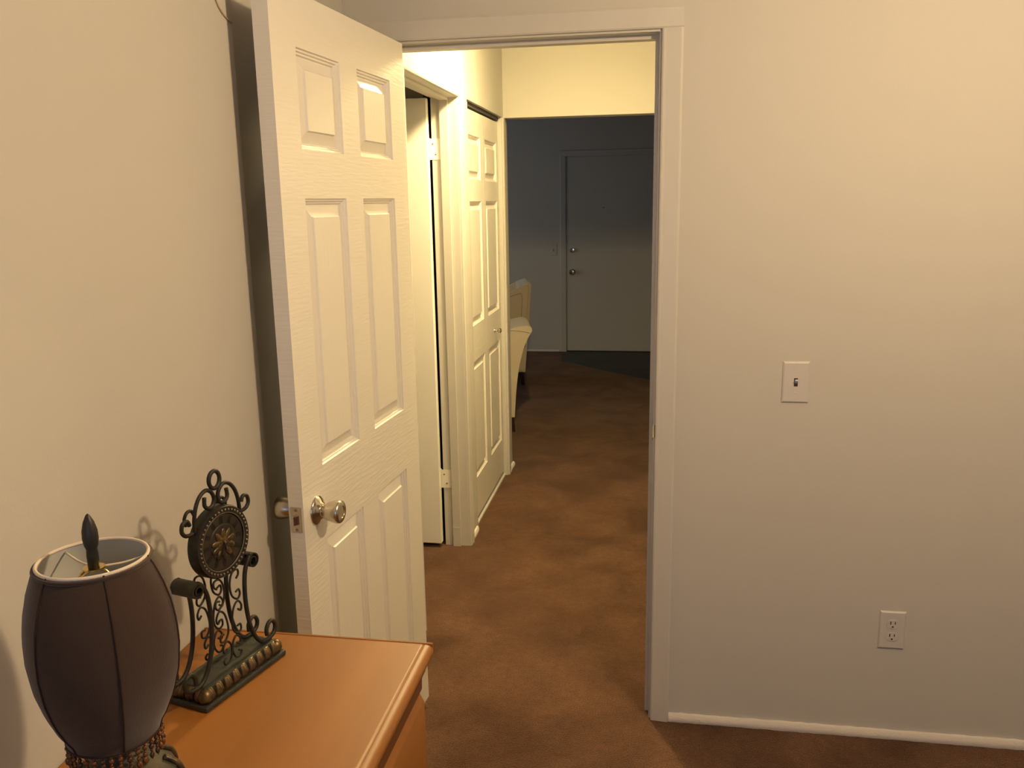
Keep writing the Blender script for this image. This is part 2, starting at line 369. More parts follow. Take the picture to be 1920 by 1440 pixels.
# bathroom doorway: casing, jamb, flush door swung open into the bathroom
bm = bmesh.new()
prism(bm, [(0, 0), (0, .009), (.004, .0115), (.050, .015), (.057, .012), (.057, 0)], 0, H, lambda a, b_, h: (XH + b_, BY1 - .006 + a + .006, h))
prism(bm, [(0, 0), (0, .009), (.004, .0115), (.050, .015), (.057, .012), (.057, 0)], 0, H, lambda a, b_, h: (XH + b_, BY0 - a, h))
prism(bm, [(0, 0), (0, .009), (.004, .0115), (.050, .015), (.057, .012), (.057, 0)], BY0 - .057, BY1 + .057, lambda a, b_, h: (XH + b_, h, H + a))
tag(obj('trim_3', bm, 'trim_paint'), 'cream casing around the bathroom doorway in the hall', 'door casing', None, 'structure')
XB = XH - T
boxes('trim_4', 'trim_paint', [(XB, XH, BY1 - .006 + .004, BY1 + .0199, 0, H + .004), (XB, XH, BY0 - .0199, BY0, 0, H + .004), (XB, XH, BY0, BY1 - .002, H - .002, H + .0199),
      (XB + .040, XB + .076, BY1 - .0135, BY1 - .002, 0, H - .002), (XB + .040, XB + .076, BY0, BY0 + .012, 0, H - .002), (XB + .040, XB + .076, BY0 + .012, BY1 - .0135, H - .014, H - .002),
      (XB + .040, XB + .0775, BY1 - .0145, BY1 - .0135, .0, .095)],
      'cream jamb boards of the bathroom doorway', 'door jamb')
d2 = empty('door_2', (XB - .010, BY1 - .008, 0), PI, 'flush white bathroom door swung open past its jamb', 'door', None, 'structure')
bm = bmesh.new(); box(bm, .000, .79, 0, .035, .022, 2.034); obj('slab', bm, 'flat_door_paint', d2, bevel=.0015)
for z in (.33, 1.825):
    bm = bmesh.new(); box(bm, -.050, .0, .0005, .002, z - .044, z + .044); hg = obj('hinge', bm, 'hinge_paint', d2)
    hg.location = (.0, -.009 + .0035, 0)
    bm = bmesh.new(); lathe(bm, [(.0055, z - .046), (.0055, z + .046)], 12, c=(.004, -.003, 0)); obj('knuckle', bm, 'hinge_paint', hg, smooth='auto')
    for dz in (-.022, .022):
        bm = bmesh.new(); lathe(bm, [(.0045, .002), (.003, .0034)], 10, axis='y', c=(-.026 + (.012 if dz > 0 else 0), 0, z + dz)); obj('screw', bm, 'bead_pewter', hg)

# closet folding door: two narrow three-panel leaves, track and sill strip
d3 = empty('door_3', (XH - .022, CY0 + .004, 0), PI / 2, 'white folding closet door with raised panels in the hall', 'door', None, 'structure')
LW = (CY1 - CY0 - .012) / 2
for i in range(2):
    # leaf-local: X along +y world; face looks to +x world (local -y) -> mirror by building with rotation
    lf = bpy.data.objects.new('leaf', None); COL.objects.link(lf); lf.parent = d3
    lf.location = (LW * (i + 1) + (.003 if i else 0), 0, 0); lf.rotation_euler = (0, 0, PI)
    c0 = .056
    door_leaf(lf, LW, .030, 2.022, [(c0, LW - c0)], [(.235, .8285), (1.0055, 1.6015), (1.7035, 1.9095)], .034, k=1.0)
    if i == 1:
        bm = bmesh.new(); lathe(bm, [(.0105, 0), (.010, .002), (.0045, .004), (.0042, .014), (.009, .019), (.0135, .026), (.0135, .032), (.009, .037), (.0005, .0385)], 24, axis='y'); obj('door_knob', bm, 'satin_nickel', lf, smooth='auto', loc=(.205, 0, .902))
boxes('trim_5', 'closet_shade', [(XH - .06, XH - .018, CY0, CY1, 2.032, 2.0519)], 'track above the folding closet door, coloured dark for the shaded gap', 'door track')
boxes('trim_6', 'trim_paint', [(XH - T, XH, CY0 - .0119, CY0, 0, 2.04), (XH - T, XH, CY1, CY1 + .0119, 0, 2.04)], 'cream side jambs of the closet opening', 'door jamb')
boxes('trim_7', 'trim_paint', [(XH - .055, XH - .012, CY0, CY1, 0, .010)], 'thin strip on the carpet under the closet door', 'threshold')
bm = bmesh.new()
prism(bm, [(0, 0), (0, .009), (.006, .012), (.040, .012), (.044, 0)], 0, H + .008, lambda a, b_, h: (XH + b_, CY1 + .010 + a, h))
tag(obj('trim_8', bm, 'trim_paint'), 'narrow cream trim post right of the closet door', 'door casing', None, 'structure')

# entry door in the far wall
d4 = empty('door_4', (-.95, Y4, 0), 0, 'flush grey-lit entry door with deadbolt on the far wall', 'door', None, 'structure')
bm = bmesh.new(); box(bm, .004, .906, .004, .044, .012, 2.036); obj('slab', bm, 'wall_paint', d4, bevel=.002)
for z, nm in ((1.084, 'deadbolt'), (.855, 'door_knob')):
    bm = bmesh.new()
    if nm == 'deadbolt': lathe(bm, [(.030, .004), (.030, -.006), (.024, -.014), (.022, -.022), (.0005, -.024)], 28, axis='y', c=(.062, 0, z))
    else: lathe(bm, [(.033, .004), (.033, -.001), (.020, -.006), (.012, -.008), (.012, -.012), (.024, -.020), (.028, -.034), (.022, -.044), (.0005, -.046)], 28, axis='y', c=(.060, 0, z))
    obj(nm, bm, 'polished_nickel', d4, smooth='auto')
bm = bmesh.new(); lathe(bm, [(.006, .004), (.006, .002), (.0005, .0015)], 12, axis='y', c=(.39, 0, 1.52)); obj('peephole', bm, 'dark_slot', d4)
cas = [(0, 0), (0, -.008), (.050, -.012), (.055, -.009), (.055, 0)]
bm = bmesh.new()
prism(bm, cas, 0, 2.045, lambda a, b_, h: (-.957 - a, Y4 + b_, h)); prism(bm, cas, 0, 2.045, lambda a, b_, h: (-.033 + a, Y4 + b_, h))
prism(bm, cas, -.957 - .055, -.033 + .055, lambda a, b_, h: (h, Y4 + b_, 2.045 + a))
tag(obj('trim_9', bm, 'wall_paint'), 'dim casing around the far entry door', 'door casing', None, 'structure')
boxes('trim_10', 'dark_slot', [(-.95, -.04, Y4 - .01, Y4 + .06, 0, .008)], 'dark threshold under the entry door', 'threshold')
boxes('trim_11', 'trim_paint', [(-.9699, -.951, Y4, Y4 + .09, 0, 2.05), (-.039, -.0201, Y4, Y4 + .09, 0, 2.05), (-.951, -.039, Y4, Y4 + .09, 2.04, 2.0549)], 'dim jamb of the entry door', 'door jamb')
# dark floor patch in front of the far door
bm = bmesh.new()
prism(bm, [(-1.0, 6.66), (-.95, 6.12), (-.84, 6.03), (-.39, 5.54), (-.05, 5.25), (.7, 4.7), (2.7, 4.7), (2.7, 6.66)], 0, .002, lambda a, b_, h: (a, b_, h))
tag(obj('trim_12', bm, 'dark_floor'), 'dark entry floor patch before the far door', 'floor patch', None, 'structure')

# ------------------------------------------------------------------ switches and outlet
def plate_mesh(pw, ph, t=.0055):
    bm = bmesh.new(); prev = None
    for i, d in ((0, 0), (0, -.0022), (.0045, -t)):
        ring = [bm.verts.new(p) for p in ((-pw / 2 + i, d, -ph / 2 + i), (pw / 2 - i, d, -ph / 2 + i), (pw / 2 - i, d, ph / 2 - i), (-pw / 2 + i, d, ph / 2 - i))]
        if prev:
            for q in range(4): bm.faces.new((prev[q], prev[(q + 1) % 4], ring[(q + 1) % 4], ring[q]))
        else: bm.faces.new(ring[::-1])
        prev = ring
    bm.faces.new(prev); return bm
def switch(loc, label, pw=.0735, ph=.119, rz=0, pm='plate_plastic'):
    r = empty('light_switch', loc, rz, label, 'light switch', 'wall light switches')
    obj('plate', plate_mesh(pw, ph), pm, r, bevel=.0012)
    bm = bmesh.new(); box(bm, -.0052, .0052, -.0059, -.0052, -.0118, .0118); obj('toggle_slot', bm, 'dark_slot', r)
    bm = bmesh.new(); prism(bm, [(-.0056, -.004), (-.0056, .004), (-.0165, .0105), (-.0180, .0060)], -.0040, .0040, lambda a, b_, h: (h, a, b_)); obj('toggle', bm, 'plate_plastic', r, bevel=.0008)
    for s in (-1, 1):
        bm = bmesh.new(); lathe(bm, [(.0032, -.0054), (.0028, -.0066), (.0008, -.0067)], 14, axis='y', c=(0, 0, s * .030)); obj('screw', bm, 'plate_plastic', r)
    return r
switch((.3867, 0, 1.0879), 'white toggle light switch on the wall right of the doorway')
switch((-1.085, Y4, 1.088), 'dim toggle light switch beside the far entry door', pm='wall_paint')
ro = empty('wall_outlet', (.6943, 0, .3513), 0, 'white duplex outlet low on the wall above the baseboard', 'outlet')
obj('plate', plate_mesh(.0735, .119), 'plate_plastic', ro, bevel=.0012)
bm = bmesh.new(); lathe(bm, [(.003, -.0054), (.0025, -.0064), (.0008, -.0065)], 14, axis='y'); obj('screw', bm, 'plate_plastic', ro)
for s in (-1, 1):
    bm = bmesh.new(); poly = []
    for k in range(28):
        a = 2 * PI * k / 28; poly.append((.0172 * math.cos(a), max(-.0142, min(.0142, .0172 * math.sin(a)))))
    prism(bm, poly, -.0054, -.0068, lambda a, b_, h: (a, h, b_ + s * .0195)); rc = obj('receptacle', bm, 'plate_plastic', ro, bevel=.0005)
    for dx, hh in ((-.0063, .0048), (.0063, .0040)):
        bm = bmesh.new(); box(bm, dx - .0013, dx + .0013, -.0072, -.0066, s * .0195 + .0045 - hh, s * .0195 + .0045 + hh); obj('slot', bm, 'dark_slot', rc)
    bm = bmesh.new(); lathe(bm, [(.0026, -.0066), (.0026, -.0072)], 14, axis='y', c=(0, 0, s * .0195 - .0075)); obj('ground_hole', bm, 'dark_slot', rc)

# thin tan curve along the left wall corner
bm = bmesh.new(); tube(bm, [(XL + .002, -.810, 2.02), (XL + .002, -.793, 1.985), (XL + .002, -.7685, 1.968), (XL + .002, -.741, 1.960), (XL - .001, -.7325, 1.961), (XL - .016, -.722, 1.966), (XL - .028, -.700, 1.977)], .0015, 8)
tag(obj('thin_curve', bm, 'tan_line', smooth=True), 'thin tan curved line on the wall corner beside the door top', 'wire')

# ------------------------------------------------------------------ dresser
DH = .80
dr = empty('dresser', (-.64, -1.56, 0), 0, 'honey maple dresser against the left wall', 'dresser')
def dpart(name, bm, mt, parent=dr, **k):
    bmesh.ops.translate(bm, verts=bm.verts, vec=(.64, 1.56, 0)); return obj(name, bm, mt, parent, **k)
YF, YN, XF = -1.056, -2.06, -.398
# top: slab with half-round nosing and a shallow groove along its front edge
bm = bmesh.new()
def topprof(x_front):
    p = []
    for k in range(9):
        a = -PI / 2 + PI * k / 8; p.append((x_front - .013 + .013 * math.cos(a), DH - .013 - .0005 + .0125 * math.sin(a)))
    return p
front = topprof(XF)
poly = [(XL + .002, DH - .026)] + front + [(XF - .016, DH - .0006), (XF - .0185, DH - .0014), (XF - .021, DH - .0003), (XF - .024, DH), (XL + .002, DH)]
prism(bm, poly, YN, YF, lambda a, b_, h: (a, h, b_))
dpart('top', bm, 'maple', smooth='auto', bevel=.003)
bm = bmesh.new(); box(bm, XL + .002, XF - .002, YF - .0005, YF + .0055, DH - .022, DH + .0008); dpart('edge_strip', bm, 'maple', bevel=.002)
bm = bmesh.new(); box(bm, XL + .006, XF - .039, YN + .02, YF - .050, .05, DH - .0262); dpart('body', bm, 'maple_dark')
bm = bmesh.new(); prism(bm, [(XF - .042, DH - .0262), (XF - .004, DH - .0262), (XF - .0085, DH - .030), (XF - .0115, DH - .040), (XF - .0125, DH - .064), (XF - .042, DH - .064)], YN + .015, YF - .046, lambda a, b_, h: (a, h, b_)); dpart('cove_moulding', bm, 'maple_shade', smooth='auto')
bm = bmesh.new(); box(bm, XL + .02, XF - .047, YN + .03, YF - .06, 0, .05); dpart('plinth', bm, 'maple_dark')
for za, zb_ in ((.574, .7355), (.375, .569), (.075, .370)):
    bm = bmesh.new()
    prism(bm, [(XF - .0391, za), (XF - .011, za), (XF - .007, za + .004), (XF - .007, zb_ - .022), (XF - .009, zb_ - .017), (XF - .0175, zb_ - .001), (XF - .0391, zb_)], YN + .022, YF - .052, lambda a, b_, h: (a, h, b_))
    dw = dpart('drawer', bm, 'maple', smooth='auto')
    for yk in (-1.29, -1.83):
        bm = bmesh.new(); lathe(bm, [(.008, 0), (.007, .010), (.016, .018), (.0165, .024), (.009, .029), (.0005, .030)], 20, axis='x', c=(XF - .007, yk, (za + zb_) / 2)); dpart('knob', bm, 'maple', dw, smooth='auto')

# ------------------------------------------------------------------ clock
CU = Vector((.244, .97, 0)).normalized(); rz_clock = math.atan2(CU.y, CU.x)
ck = empty('mantel_clock', (-.6788, -1.2235, DH), rz_clock, 'dark wrought-iron scroll clock on the maple dresser', 'clock')
ck.scale = (.964, .964, .964)
# local: X along the base (+x away from camera), face towards -Y; base front at y=0
BX0, BX1, BD = -.106, .103, .088
s0 = -.010
bm = bmesh.new(); box(bm, BX0, BX1, 0, BD, 0, .011); base = obj('base', bm, 'patina', ck, bevel=.003)
bm = bmesh.new(); prism(bm, [(BX0 + .013, .012), (BX1 - .013, .012), (BX1 - .013, BD - .012), (BX0 + .013, BD - .012)], .010, .036, lambda a, b_, h: (a, b_, h)); obj('base_top', bm, 'patina', base, bevel=.004)
# gadrooned moulding: each lobe its own piece
def lobe_mesh(wd):
    bm = bmesh.new(); seg = 18; rows = []
    for i in range(9):
        t = i / 8; ang = PI * .5 * t           # bottom -> top along a quarter round
        row = []
        for k in range(seg + 1):
            q = k / seg - .5
            bulge = max(0, math.cos(q * PI)) ** .35
            rid = .0016 * math.cos(q * 6 * PI) * math.sin(PI * (.1 + .8 * t))
            prof = .4 + .6 * math.sin(PI * (.15 + .75 * t))
            out = (.0125 * prof * bulge + rid)
            row.append(bm.verts.new((q * wd * (1 - .25 * t), -out + .004 * t + .001, .0235 * t)))
        rows.append(row)
    for a, b_ in zip(rows, rows[1:]):
        for k in range(seg): bm.faces.new((a[k], a[k + 1], b_[k + 1], b_[k]))
    # close the back so every lobe is solid
    back = [bm.verts.new((x, .006, z)) for x, z in ((-wd / 2, 0), (wd / 2, 0), (wd * .375, .0235), (-wd * .375, .0235))]
    bm.faces.new(back)
    bm.faces.new(rows[0] + [back[1], back[0]]); bm.faces.new(rows[-1][::-1] + [back[3], back[2]])
    bm.faces.new([r_[0] for r_ in rows] + [back[3], back[0]]); bm.faces.new([r_[-1] for r_ in rows][::-1] + [back[1], back[2]])
    return bm
lob = None
def add_lobe(x, y, rz):
    global lob
    if lob is None: o_ = lob = obj('lobe', lobe_mesh(.0222), 'antique_gold', base, smooth=True)
    else:
        o_ = lob.copy(); COL.objects.link(o_); o_.parent = base
    o_.location = (x, y, .0105); o_.rotation_euler = (0, 0, rz)
nl = 9; Lx = BX1 - BX0 - .022
for i in range(nl): add_lobe(BX0 + .011 + Lx * (i + .5) / nl, .0135, 0)
for i in range(nl): add_lobe(BX0 + .011 + Lx * (i + .5) / nl, BD - .0135, PI)
for i in range(3): add_lobe(BX0 + .0135, .0135 + (BD - .027) * (i + .5) / 3, -PI / 2)
for i in range(3): add_lobe(BX1 - .0135, .0135 + (BD - .027) * (i + .5) / 3, PI / 2)
for sx in (BX0 + .0135, BX1 - .0135):
    for sy in (.0135, BD - .0135):
        bm = bmesh.new(); lathe(bm, [(.004, 0), (.011, .004), (.0125, .010), (.0105, .018), (.005, .0235), (.0005, .024)], 14); obj('corner_lobe', bm, 'antique_gold', base, smooth=True, loc=(sx, sy, .0105))
YFR, YBK = .024, .066
legp = [(-.112, .048), (-.111, .060), (-.102, .067), (-.092, .062), (-.092, .050), (-.098, .042), (-.086, .0375), (-.070, .043), (-.056, .062), (-.047, .092), (-.043, .130), (-.044, .165), (-.049, .192), (-.060, .208), (-.070, .214)]
# foot: curl opens outward, leg sweeps in and up to the coil below the dial
legp = [(-.091, .046), (-.091, .058), (-.099, .068), (-.109, .067), (-.115, .056), (-.111, .044), (-.098, .0385), (-.078, .040), (-.062, .056), (-.050, .085), (-.044, .120), (-.043, .155), (-.047, .188), (-.056, .208), (-.066, .217)]
for y in (YFR, YBK):
    for sgn in (1, -1):
        bm = bmesh.new(); tube(bm, [((s0 + sgn * (a)), y, z) for a, z in legp], .0040, 10, 5); obj('leg', bm, 'iron', ck, smooth=True)
for sgn in (1, -1):
    # flat ribbon coil joining front and back legs
    bm = bmesh.new(); path = []
    for k in range(34):
        a = math.radians(60 + k * 15.5); rr = .0140 - .0080 * k / 33
        path.append((-.068 + rr * math.cos(a), .204 + rr * math.sin(a)))
    rows = []
    for a, z in path: rows.append((a, z))
    th = .0014
    prev = None
    for i, (a, z) in enumerate(rows):
        j = min(i + 1, len(rows) - 1); i_ = max(i - 1, 0)
        tx, tz = rows[j][0] - rows[i_][0], rows[j][1] - rows[i_][1]; l = math.hypot(tx, tz); nx, nz_ = -tz / l * th, tx / l * th
        ring = [bm.verts.new((s0 + sgn * (a + q * nx), y, z + q * nz_)) for q, y in ((1, YFR - .004), (1, YBK + .004), (-1, YBK + .004), (-1, YFR - .004))]
        if prev:
            for q in range(4): bm.faces.new((prev[q], prev[(q + 1) % 4], ring[(q + 1) % 4], ring[q]))
        else: bm.faces.new(ring)
        prev = ring
    bm.faces.new(prev[::-1]); obj('coil', bm, 'iron', ck, smooth='auto')
# thin S-scrolls between the legs, front and back
s1 = [(-.021, .188), (-.027, .194), (-.026, .203), (-.016, .204), (-.008, .196), (-.004, .178), (-.008, .160), (-.020, .150), (-.027, .156), (-.025, .166), (-.017, .164)]
s2 = [(-.019, .131), (-.026, .126), (-.028, .136), (-.020, .146), (-.009, .138), (-.003, .118), (-.003, .100), (-.012, .088), (-.022, .090), (-.022, .101), (-.014, .101)]
s3 = [(-.012, .071), (-.020, .067), (-.021, .077), (-.012, .085), (-.003, .076), (-.001, .060), (-.008, .046), (-.018, .044), (-.022, .051), (-.016, .055)]
for y in (YFR, YBK):
    for sgn in (1, -1):
        for pth in (s1, s2, s3):
            bm = bmesh.new(); tube(bm, [(s0 + sgn * (a - (.003 if pth is not s3 else 0)), y, z) for a, z in pth], .0019, 8, 5); obj('scroll', bm, 'iron', ck, smooth=True)
# drum with beaded bezel, dial, medallion, hands
CZ = .266; R_ = .0635; YD0, YD1 = .020, .044
bm = bmesh.new(); lathe(bm, [(R_ - .004, YD1), (R_, YD1 - .003), (R_, YD0 + .004), (R_ - .002, YD0), (R_ - .0125, YD0 + .0005), (R_ - .0135, YD0 + .004), (.0005, YD0 + .0045)], 64, axis='y', c=(s0, 0, CZ)); drum = obj('drum', bm, 'iron', ck, smooth='auto')
bm = bmesh.new()
for k in range(44):
    a = 2 * PI * k / 44
    bmesh.ops.create_icosphere(bm, subdivisions=1, radius=.0024, matrix=Matrix.Translation((s0 + (R_ - .0075) * math.cos(a), YD0 - .0004, CZ + (R_ - .0075) * math.sin(a))))
obj('bead_ring', bm, 'bead_pewter', drum, smooth=True)
bm = bmesh.new(); tube(bm, [(s0 + (R_ - .0128) * math.cos(2 * PI * k / 48), YD0 + .0012, CZ + (R_ - .0128) * math.sin(2 * PI * k / 48)) for k in range(48)], .0010, 6, 1, True); obj('bezel_ring', bm, 'bead_pewter', drum, smooth=True)
bm = bmesh.new(); lathe(bm, [(R_ - .0136, YD0 + .0044), (R_ - .015, YD0 + .0030), (.031, YD0 + .0034), (.030, YD0 + .0024), (.0005, YD0 + .0024)], 56, axis='y', c=(s0, 0, CZ)); obj('dial', bm, 'dial', drum, smooth='auto')
bm = bmesh.new()
for k in range(12):
    a = 2 * PI * k / 12; m_ = Matrix.Translation((s0 + .0395 * math.sin(a), YD0 + .0030, CZ + .0395 * math.cos(a))) @ Matrix.Rotation(a, 4, 'Y')
    for q in (-.0028, 0, .0028):
        r_ = bmesh.ops.create_cube(bm, size=1, matrix=m_ @ Matrix.Translation((q, 0, 0)) @ Matrix.Diagonal((.0016, .0008, .0125, 1)))
obj('hour_marks', bm, 'dial_mark', drum)
bm = bmesh.new()       # embossed leaf medallion
for k in range(10):
    a = 2 * PI * k / 10
    for rr, ln, wd in ((.018, .0115, .0055), (.008, .0075, .0045)):
        m_ = Matrix.Translation((s0 + rr * math.sin(a + (.3 if rr < .01 else 0)), YD0 + .0018, CZ - .004 + rr * math.cos(a + (.3 if rr < .01 else 0)))) @ Matrix.Rotation(a + random.uniform(-.3, .3), 4, 'Y') @ Matrix.Diagonal((wd, .0022, ln, 1))
        bmesh.ops.create_icosphere(bm, subdivisions=2, radius=1, matrix=m_)
obj('medallion', bm, 'antique_gold', drum, smooth=True)
for ang, ln in ((205, .030), (172, .021)):
    bm = bmesh.new(); a = math.radians(ang)
    m_ = Matrix.Translation((s0, YD0 - .0012, CZ)) @ Matrix.Rotation(a, 4, 'Y')
    r_ = bmesh.ops.create_cube(bm, size=1, matrix=m_ @ Matrix.Translation((0, 0, ln / 2)) @ Matrix.Diagonal((.0022, .0006, ln, 1)))
    obj('hand', bm, 'clock_glass_hand', drum)
bm = bmesh.new(); lathe(bm, [(.0022, YD0 + .002), (.0022, YD0 - .003), (.0005, YD0 - .0035)], 14, axis='y', c=(s0, 0, CZ)); obj('hand_boss', bm, 'bead_pewter', drum, smooth='auto')
# heart scrolls, side curls and loop over the drum
YS = .030
hs = [(-.054, .300), (-.053, .322), (-.047, .343), (-.036, .358), (-.022, .364), (-.010, .358), (-.0045, .345), (-.009, .334), (-.019, .3315), (-.027, .339), (-.026, .353)]
cu = [(-.050, .303), (-.060, .300), (-.073, .302), (-.080, .311), (-.077, .323), (-.067, .325), (-.062, .316)]
for sgn in (1, -1):
    bm = bmesh.new(); tube(bm, [(s0 + sgn * a, YS, z) for a, z in hs], .0035, 10, 5); obj('heart_scroll', bm, 'iron', ck, smooth=True)
    bm = bmesh.new(); tube(bm, [(s0 + sgn * a, YS + .002, z) for a, z in cu], .0035, 10, 5); obj('side_curl', bm, 'iron', ck, smooth=True)
    bm = bmesh.new(); tube(bm, [(s0 + sgn * a, .056, z) for a, z in [(-.046, .306), (-.049, .318), (-.042, .328), (-.032, .328), (-.027, .319)]], .0030, 10, 5); obj('rear_curl', bm, 'iron', ck, smooth=True)
bm = bmesh.new(); tube(bm, [(s0 + .0125 * math.cos(2 * PI * k / 16), YS, .3765 + .0150 * math.sin(2 * PI * k / 16)) for k in range(16)], .0037, 10, 3, True); obj('loop', bm, 'iron', ck, smooth=True)

# ------------------------------------------------------------------ table lamp
LX, LY = -.662, -1.60
tl = empty('table_lamp', (LX, LY, DH), 0, 'table lamp with dark brown panelled shade and bead fringe', 'lamp')
SB, ST = .160, .390                         # shade bottom / top above dresser
NP = 6; PH = math.radians(-45)              # first seam direction
sprof = [(0, .0545), (.03, .0555), (.10, .0650), (.22, .0770), (.36, .0855), (.50, .0890), (.62, .0885), (.74, .0850), (.86, .0775), (.95, .0690), (1.0, .0625)]
def srad(t):
    for (t0, a), (t1, b_) in zip(sprof, sprof[1:]):
        if t <= t1: return a + (b_ - a) * (t - t0) / (t1 - t0)
    return sprof[-1][1]
def sect(a):
    """rounded hexagon: 1 at a seam, less mid-panel, fading to a circle at the rims"""
    m_ = ((a - PH) / (2 * PI / NP)) % 1.0
    return .955 + .045 * abs(2 * m_ - 1) ** 1.6
def spt(t, a, off=0):
    k = min(1, 6 * t * (1 - t) + .0)
    r = srad(t) * (1 + (sect(a) - 1) * k) + off
    return Vector((r * math.cos(a), r * math.sin(a), SB + (ST - SB) * t))
bm = bmesh.new(); NT, NA = 20, 72
inner = [[bm.verts.new(spt(i / NT, 2 * PI * k / NA, -.0030)) for k in range(NA)] for i in range(NT + 1)]
inn2 = [[bm.verts.new(spt(i / NT, 2 * PI * k / NA, -.0020)) for k in range(NA)] for i in range(NT + 1)]
for rr in (inner, inn2):
    for a, b_ in zip(rr, rr[1:]):
        for k in range(NA): bm.faces.new((a[k], a[(k + 1) % NA], b_[(k + 1) % NA], b_[k]))
for i in (0, NT):
    for k in range(NA): bm.faces.new((inner[i][k], inner[i][(k + 1) % NA], inn2[i][(k + 1) % NA], inn2[i][k]))
shade = obj('lamp_shade', bm, 'shade_lining', tl, smooth='auto')
for p in range(NP):
    bm = bmesh.new(); nA = 12; a0, a1 = PH + 2 * PI * p / NP, PH + 2 * PI * (p + 1) / NP; L_ = []
    for off in (0, -.0017):
        L_.append([[bm.verts.new(spt(i / NT, a0 + (a1 - a0) * k / nA, off)) for k in range(nA + 1)] for i in range(NT + 1)])
    for rr in L_:
        for a, b_ in zip(rr, rr[1:]):
            for k in range(nA): bm.faces.new((a[k], a[k + 1], b_[k + 1], b_[k]))
    for i in (0, NT):
        for k in range(nA): bm.faces.new((L_[0][i][k], L_[0][i][k + 1], L_[1][i][k + 1], L_[1][i][k]))
    for k in (0, nA):
        for i in range(NT): bm.faces.new((L_[0][i][k], L_[0][i + 1][k], L_[1][i + 1][k], L_[1][i][k]))
    obj('shade_panel', bm, 'shade_fabric', shade, smooth='auto')
    bm = bmesh.new(); tube(bm, [spt(i / NT, a0, .0002) for i in range(NT + 1)], .0012, 6, 1); obj('seam_piping', bm, 'shade_piping', shade, smooth=True)
for t, mt, rad in ((1, 'rim_tape', .0022), (0, 'shade_piping', .0026)):
    bm = bmesh.new(); tube(bm, [spt(t, 2 * PI * k / 60, -.0012) for k in range(60)], rad, 8, 1, True); obj('rim', bm, mt, shade, smooth=True)
bm = bmesh.new(); tube(bm, [spt(.985, 2 * PI * k / 60, .0004) for k in range(60)], .0024, 6, 1, True); obj('top_band', bm, 'shade_fabric', shade, smooth=True)
# spider, harp, finial
ZT = ST - .012
bm = bmesh.new()
lathe(bm, [(.0060, ZT - .0015), (.0125, ZT - .001), (.0125, ZT + .001), (.0060, ZT + .0015)], 24); spd = obj('spider', bm, 'brass', tl, smooth='auto')
for k, (ang, mt) in enumerate(((35, 'rim_tape'), (155, 'rim_tape'), (275, 'brass'))):
    a = math.radians(ang); bm = bmesh.new(); e_ = spt(.97, a, -.003)
    tube(bm, [(.010 * math.cos(a), .010 * math.sin(a), ZT), (e_.x * .55, e_.y * .55, ZT), (e_.x, e_.y, e_.z)], .0014, 8, 4); obj('spider_arm', bm, mt, spd, smooth=True)
bm = bmesh.new(); ha = math.radians(20)
tube(bm, [(q * math.cos(ha), q * math.sin(ha), z) for q, z in ((-.012, .165), (-.030, .19), (-.036, .26), (-.030, .335), (-.014, ZT - .006), (0, ZT - .004), (.014, ZT - .006), (.030, .335), (.036, .26), (.030, .19), (.012, .165))], .0017, 8, 5); obj('harp', bm, 'brass', tl, smooth=True)
bm = bmesh.new(); lathe(bm, [(.0065, ZT + .0015), (.0068, ZT + .016), (.0062, ZT + .024), (.0078, ZT + .028), (.0092, ZT + .037), (.0088, ZT + .047), (.0062, ZT + .058), (.0025, ZT + .066), (.0004, ZT + .068)], 20); obj('finial', bm, 'finial_bronze', tl, smooth=True)
bm = bmesh.new(); lathe(bm, [(.013, .130), (.014, .135), (.014, .175), (.010, .180), (.0005, .180)], 20); obj('socket', bm, 'brass', tl, smooth='auto')
bm = bmesh.new(); lathe(bm, [(.011, .1802), (.014, .192), (.026, .222), (.030, .245), (.024, .268), (.010, .280), (.0005, .282)], 24); obj('bulb', bm, 'glass_bulb', tl, smooth=True)
# urn-shaped base
bm = bmesh.new(); lathe(bm, [(.058, 0), (.060, .003), (.058, .008), (.046, .012), (.028, .017), (.022, .022), (.028, .030), (.050, .042), (.066, .060), (.071, .078), (.066, .096), (.050, .109), (.032, .116), (.018, .120), (.013, .124), (.013, .131)], 40); ub = obj('urn_base', bm, 'urn', tl, smooth=True)
for k in range(12):
    a = 2 * PI * k / 12; bm = bmesh.new()
    tube(bm, [(r_ * math.cos(a), r_ * math.sin(a), z) for r_, z in ((.052, .042), (.068, .060), (.0732, .078), (.068, .096), (.052, .109))], .0042, 8, 4); obj('leaf_rib', bm, 'antique_gold', ub, smooth=True)
# bead fringe: every strand its own part
def strand_mesh(v_):
    bm = bmesh.new(); z = 0
    tube(bm, [(0, 0, .001), (0, 0, -.030)], .0006, 5, 1)
    for r_, ln in (((.0020, .004), (.0032, .0065), (.0018, .003), (.0026, .0055), (.0036, .0105)), ((.0018, .0035), (.0026, .005), (.0034, .007), (.0020, .004), (.0030, .009)))[v_]:
        bmesh.ops.create_icosphere(bm, subdivisions=2, radius=1, matrix=Matrix.Translation((0, 0, z - ln / 2)) @ Matrix.Diagonal((r_, r_, ln / 2, 1))); z -= ln
    return bm
pro = [obj('bead_strand', strand_mesh(v_), ('amber_bead', 'dark_bead')[v_], tl, smooth=True) for v_ in (0, 1)]
NS = 34
for k in range(NS):
    a = 2 * PI * (k + .3) / NS; v_ = 1 if k % 3 == 0 else 0
    if k == 0: o_ = pro[1]
    elif k == 1: o_ = pro[0]
    else:
        o_ = pro[v_].copy(); COL.objects.link(o_); o_.parent = tl
    p = spt(0, a, -.001); o_.location = (p.x, p.y, p.z - .001); o_.rotation_euler = (random.uniform(-.05, .05), random.uniform(-.05, .05), 0)

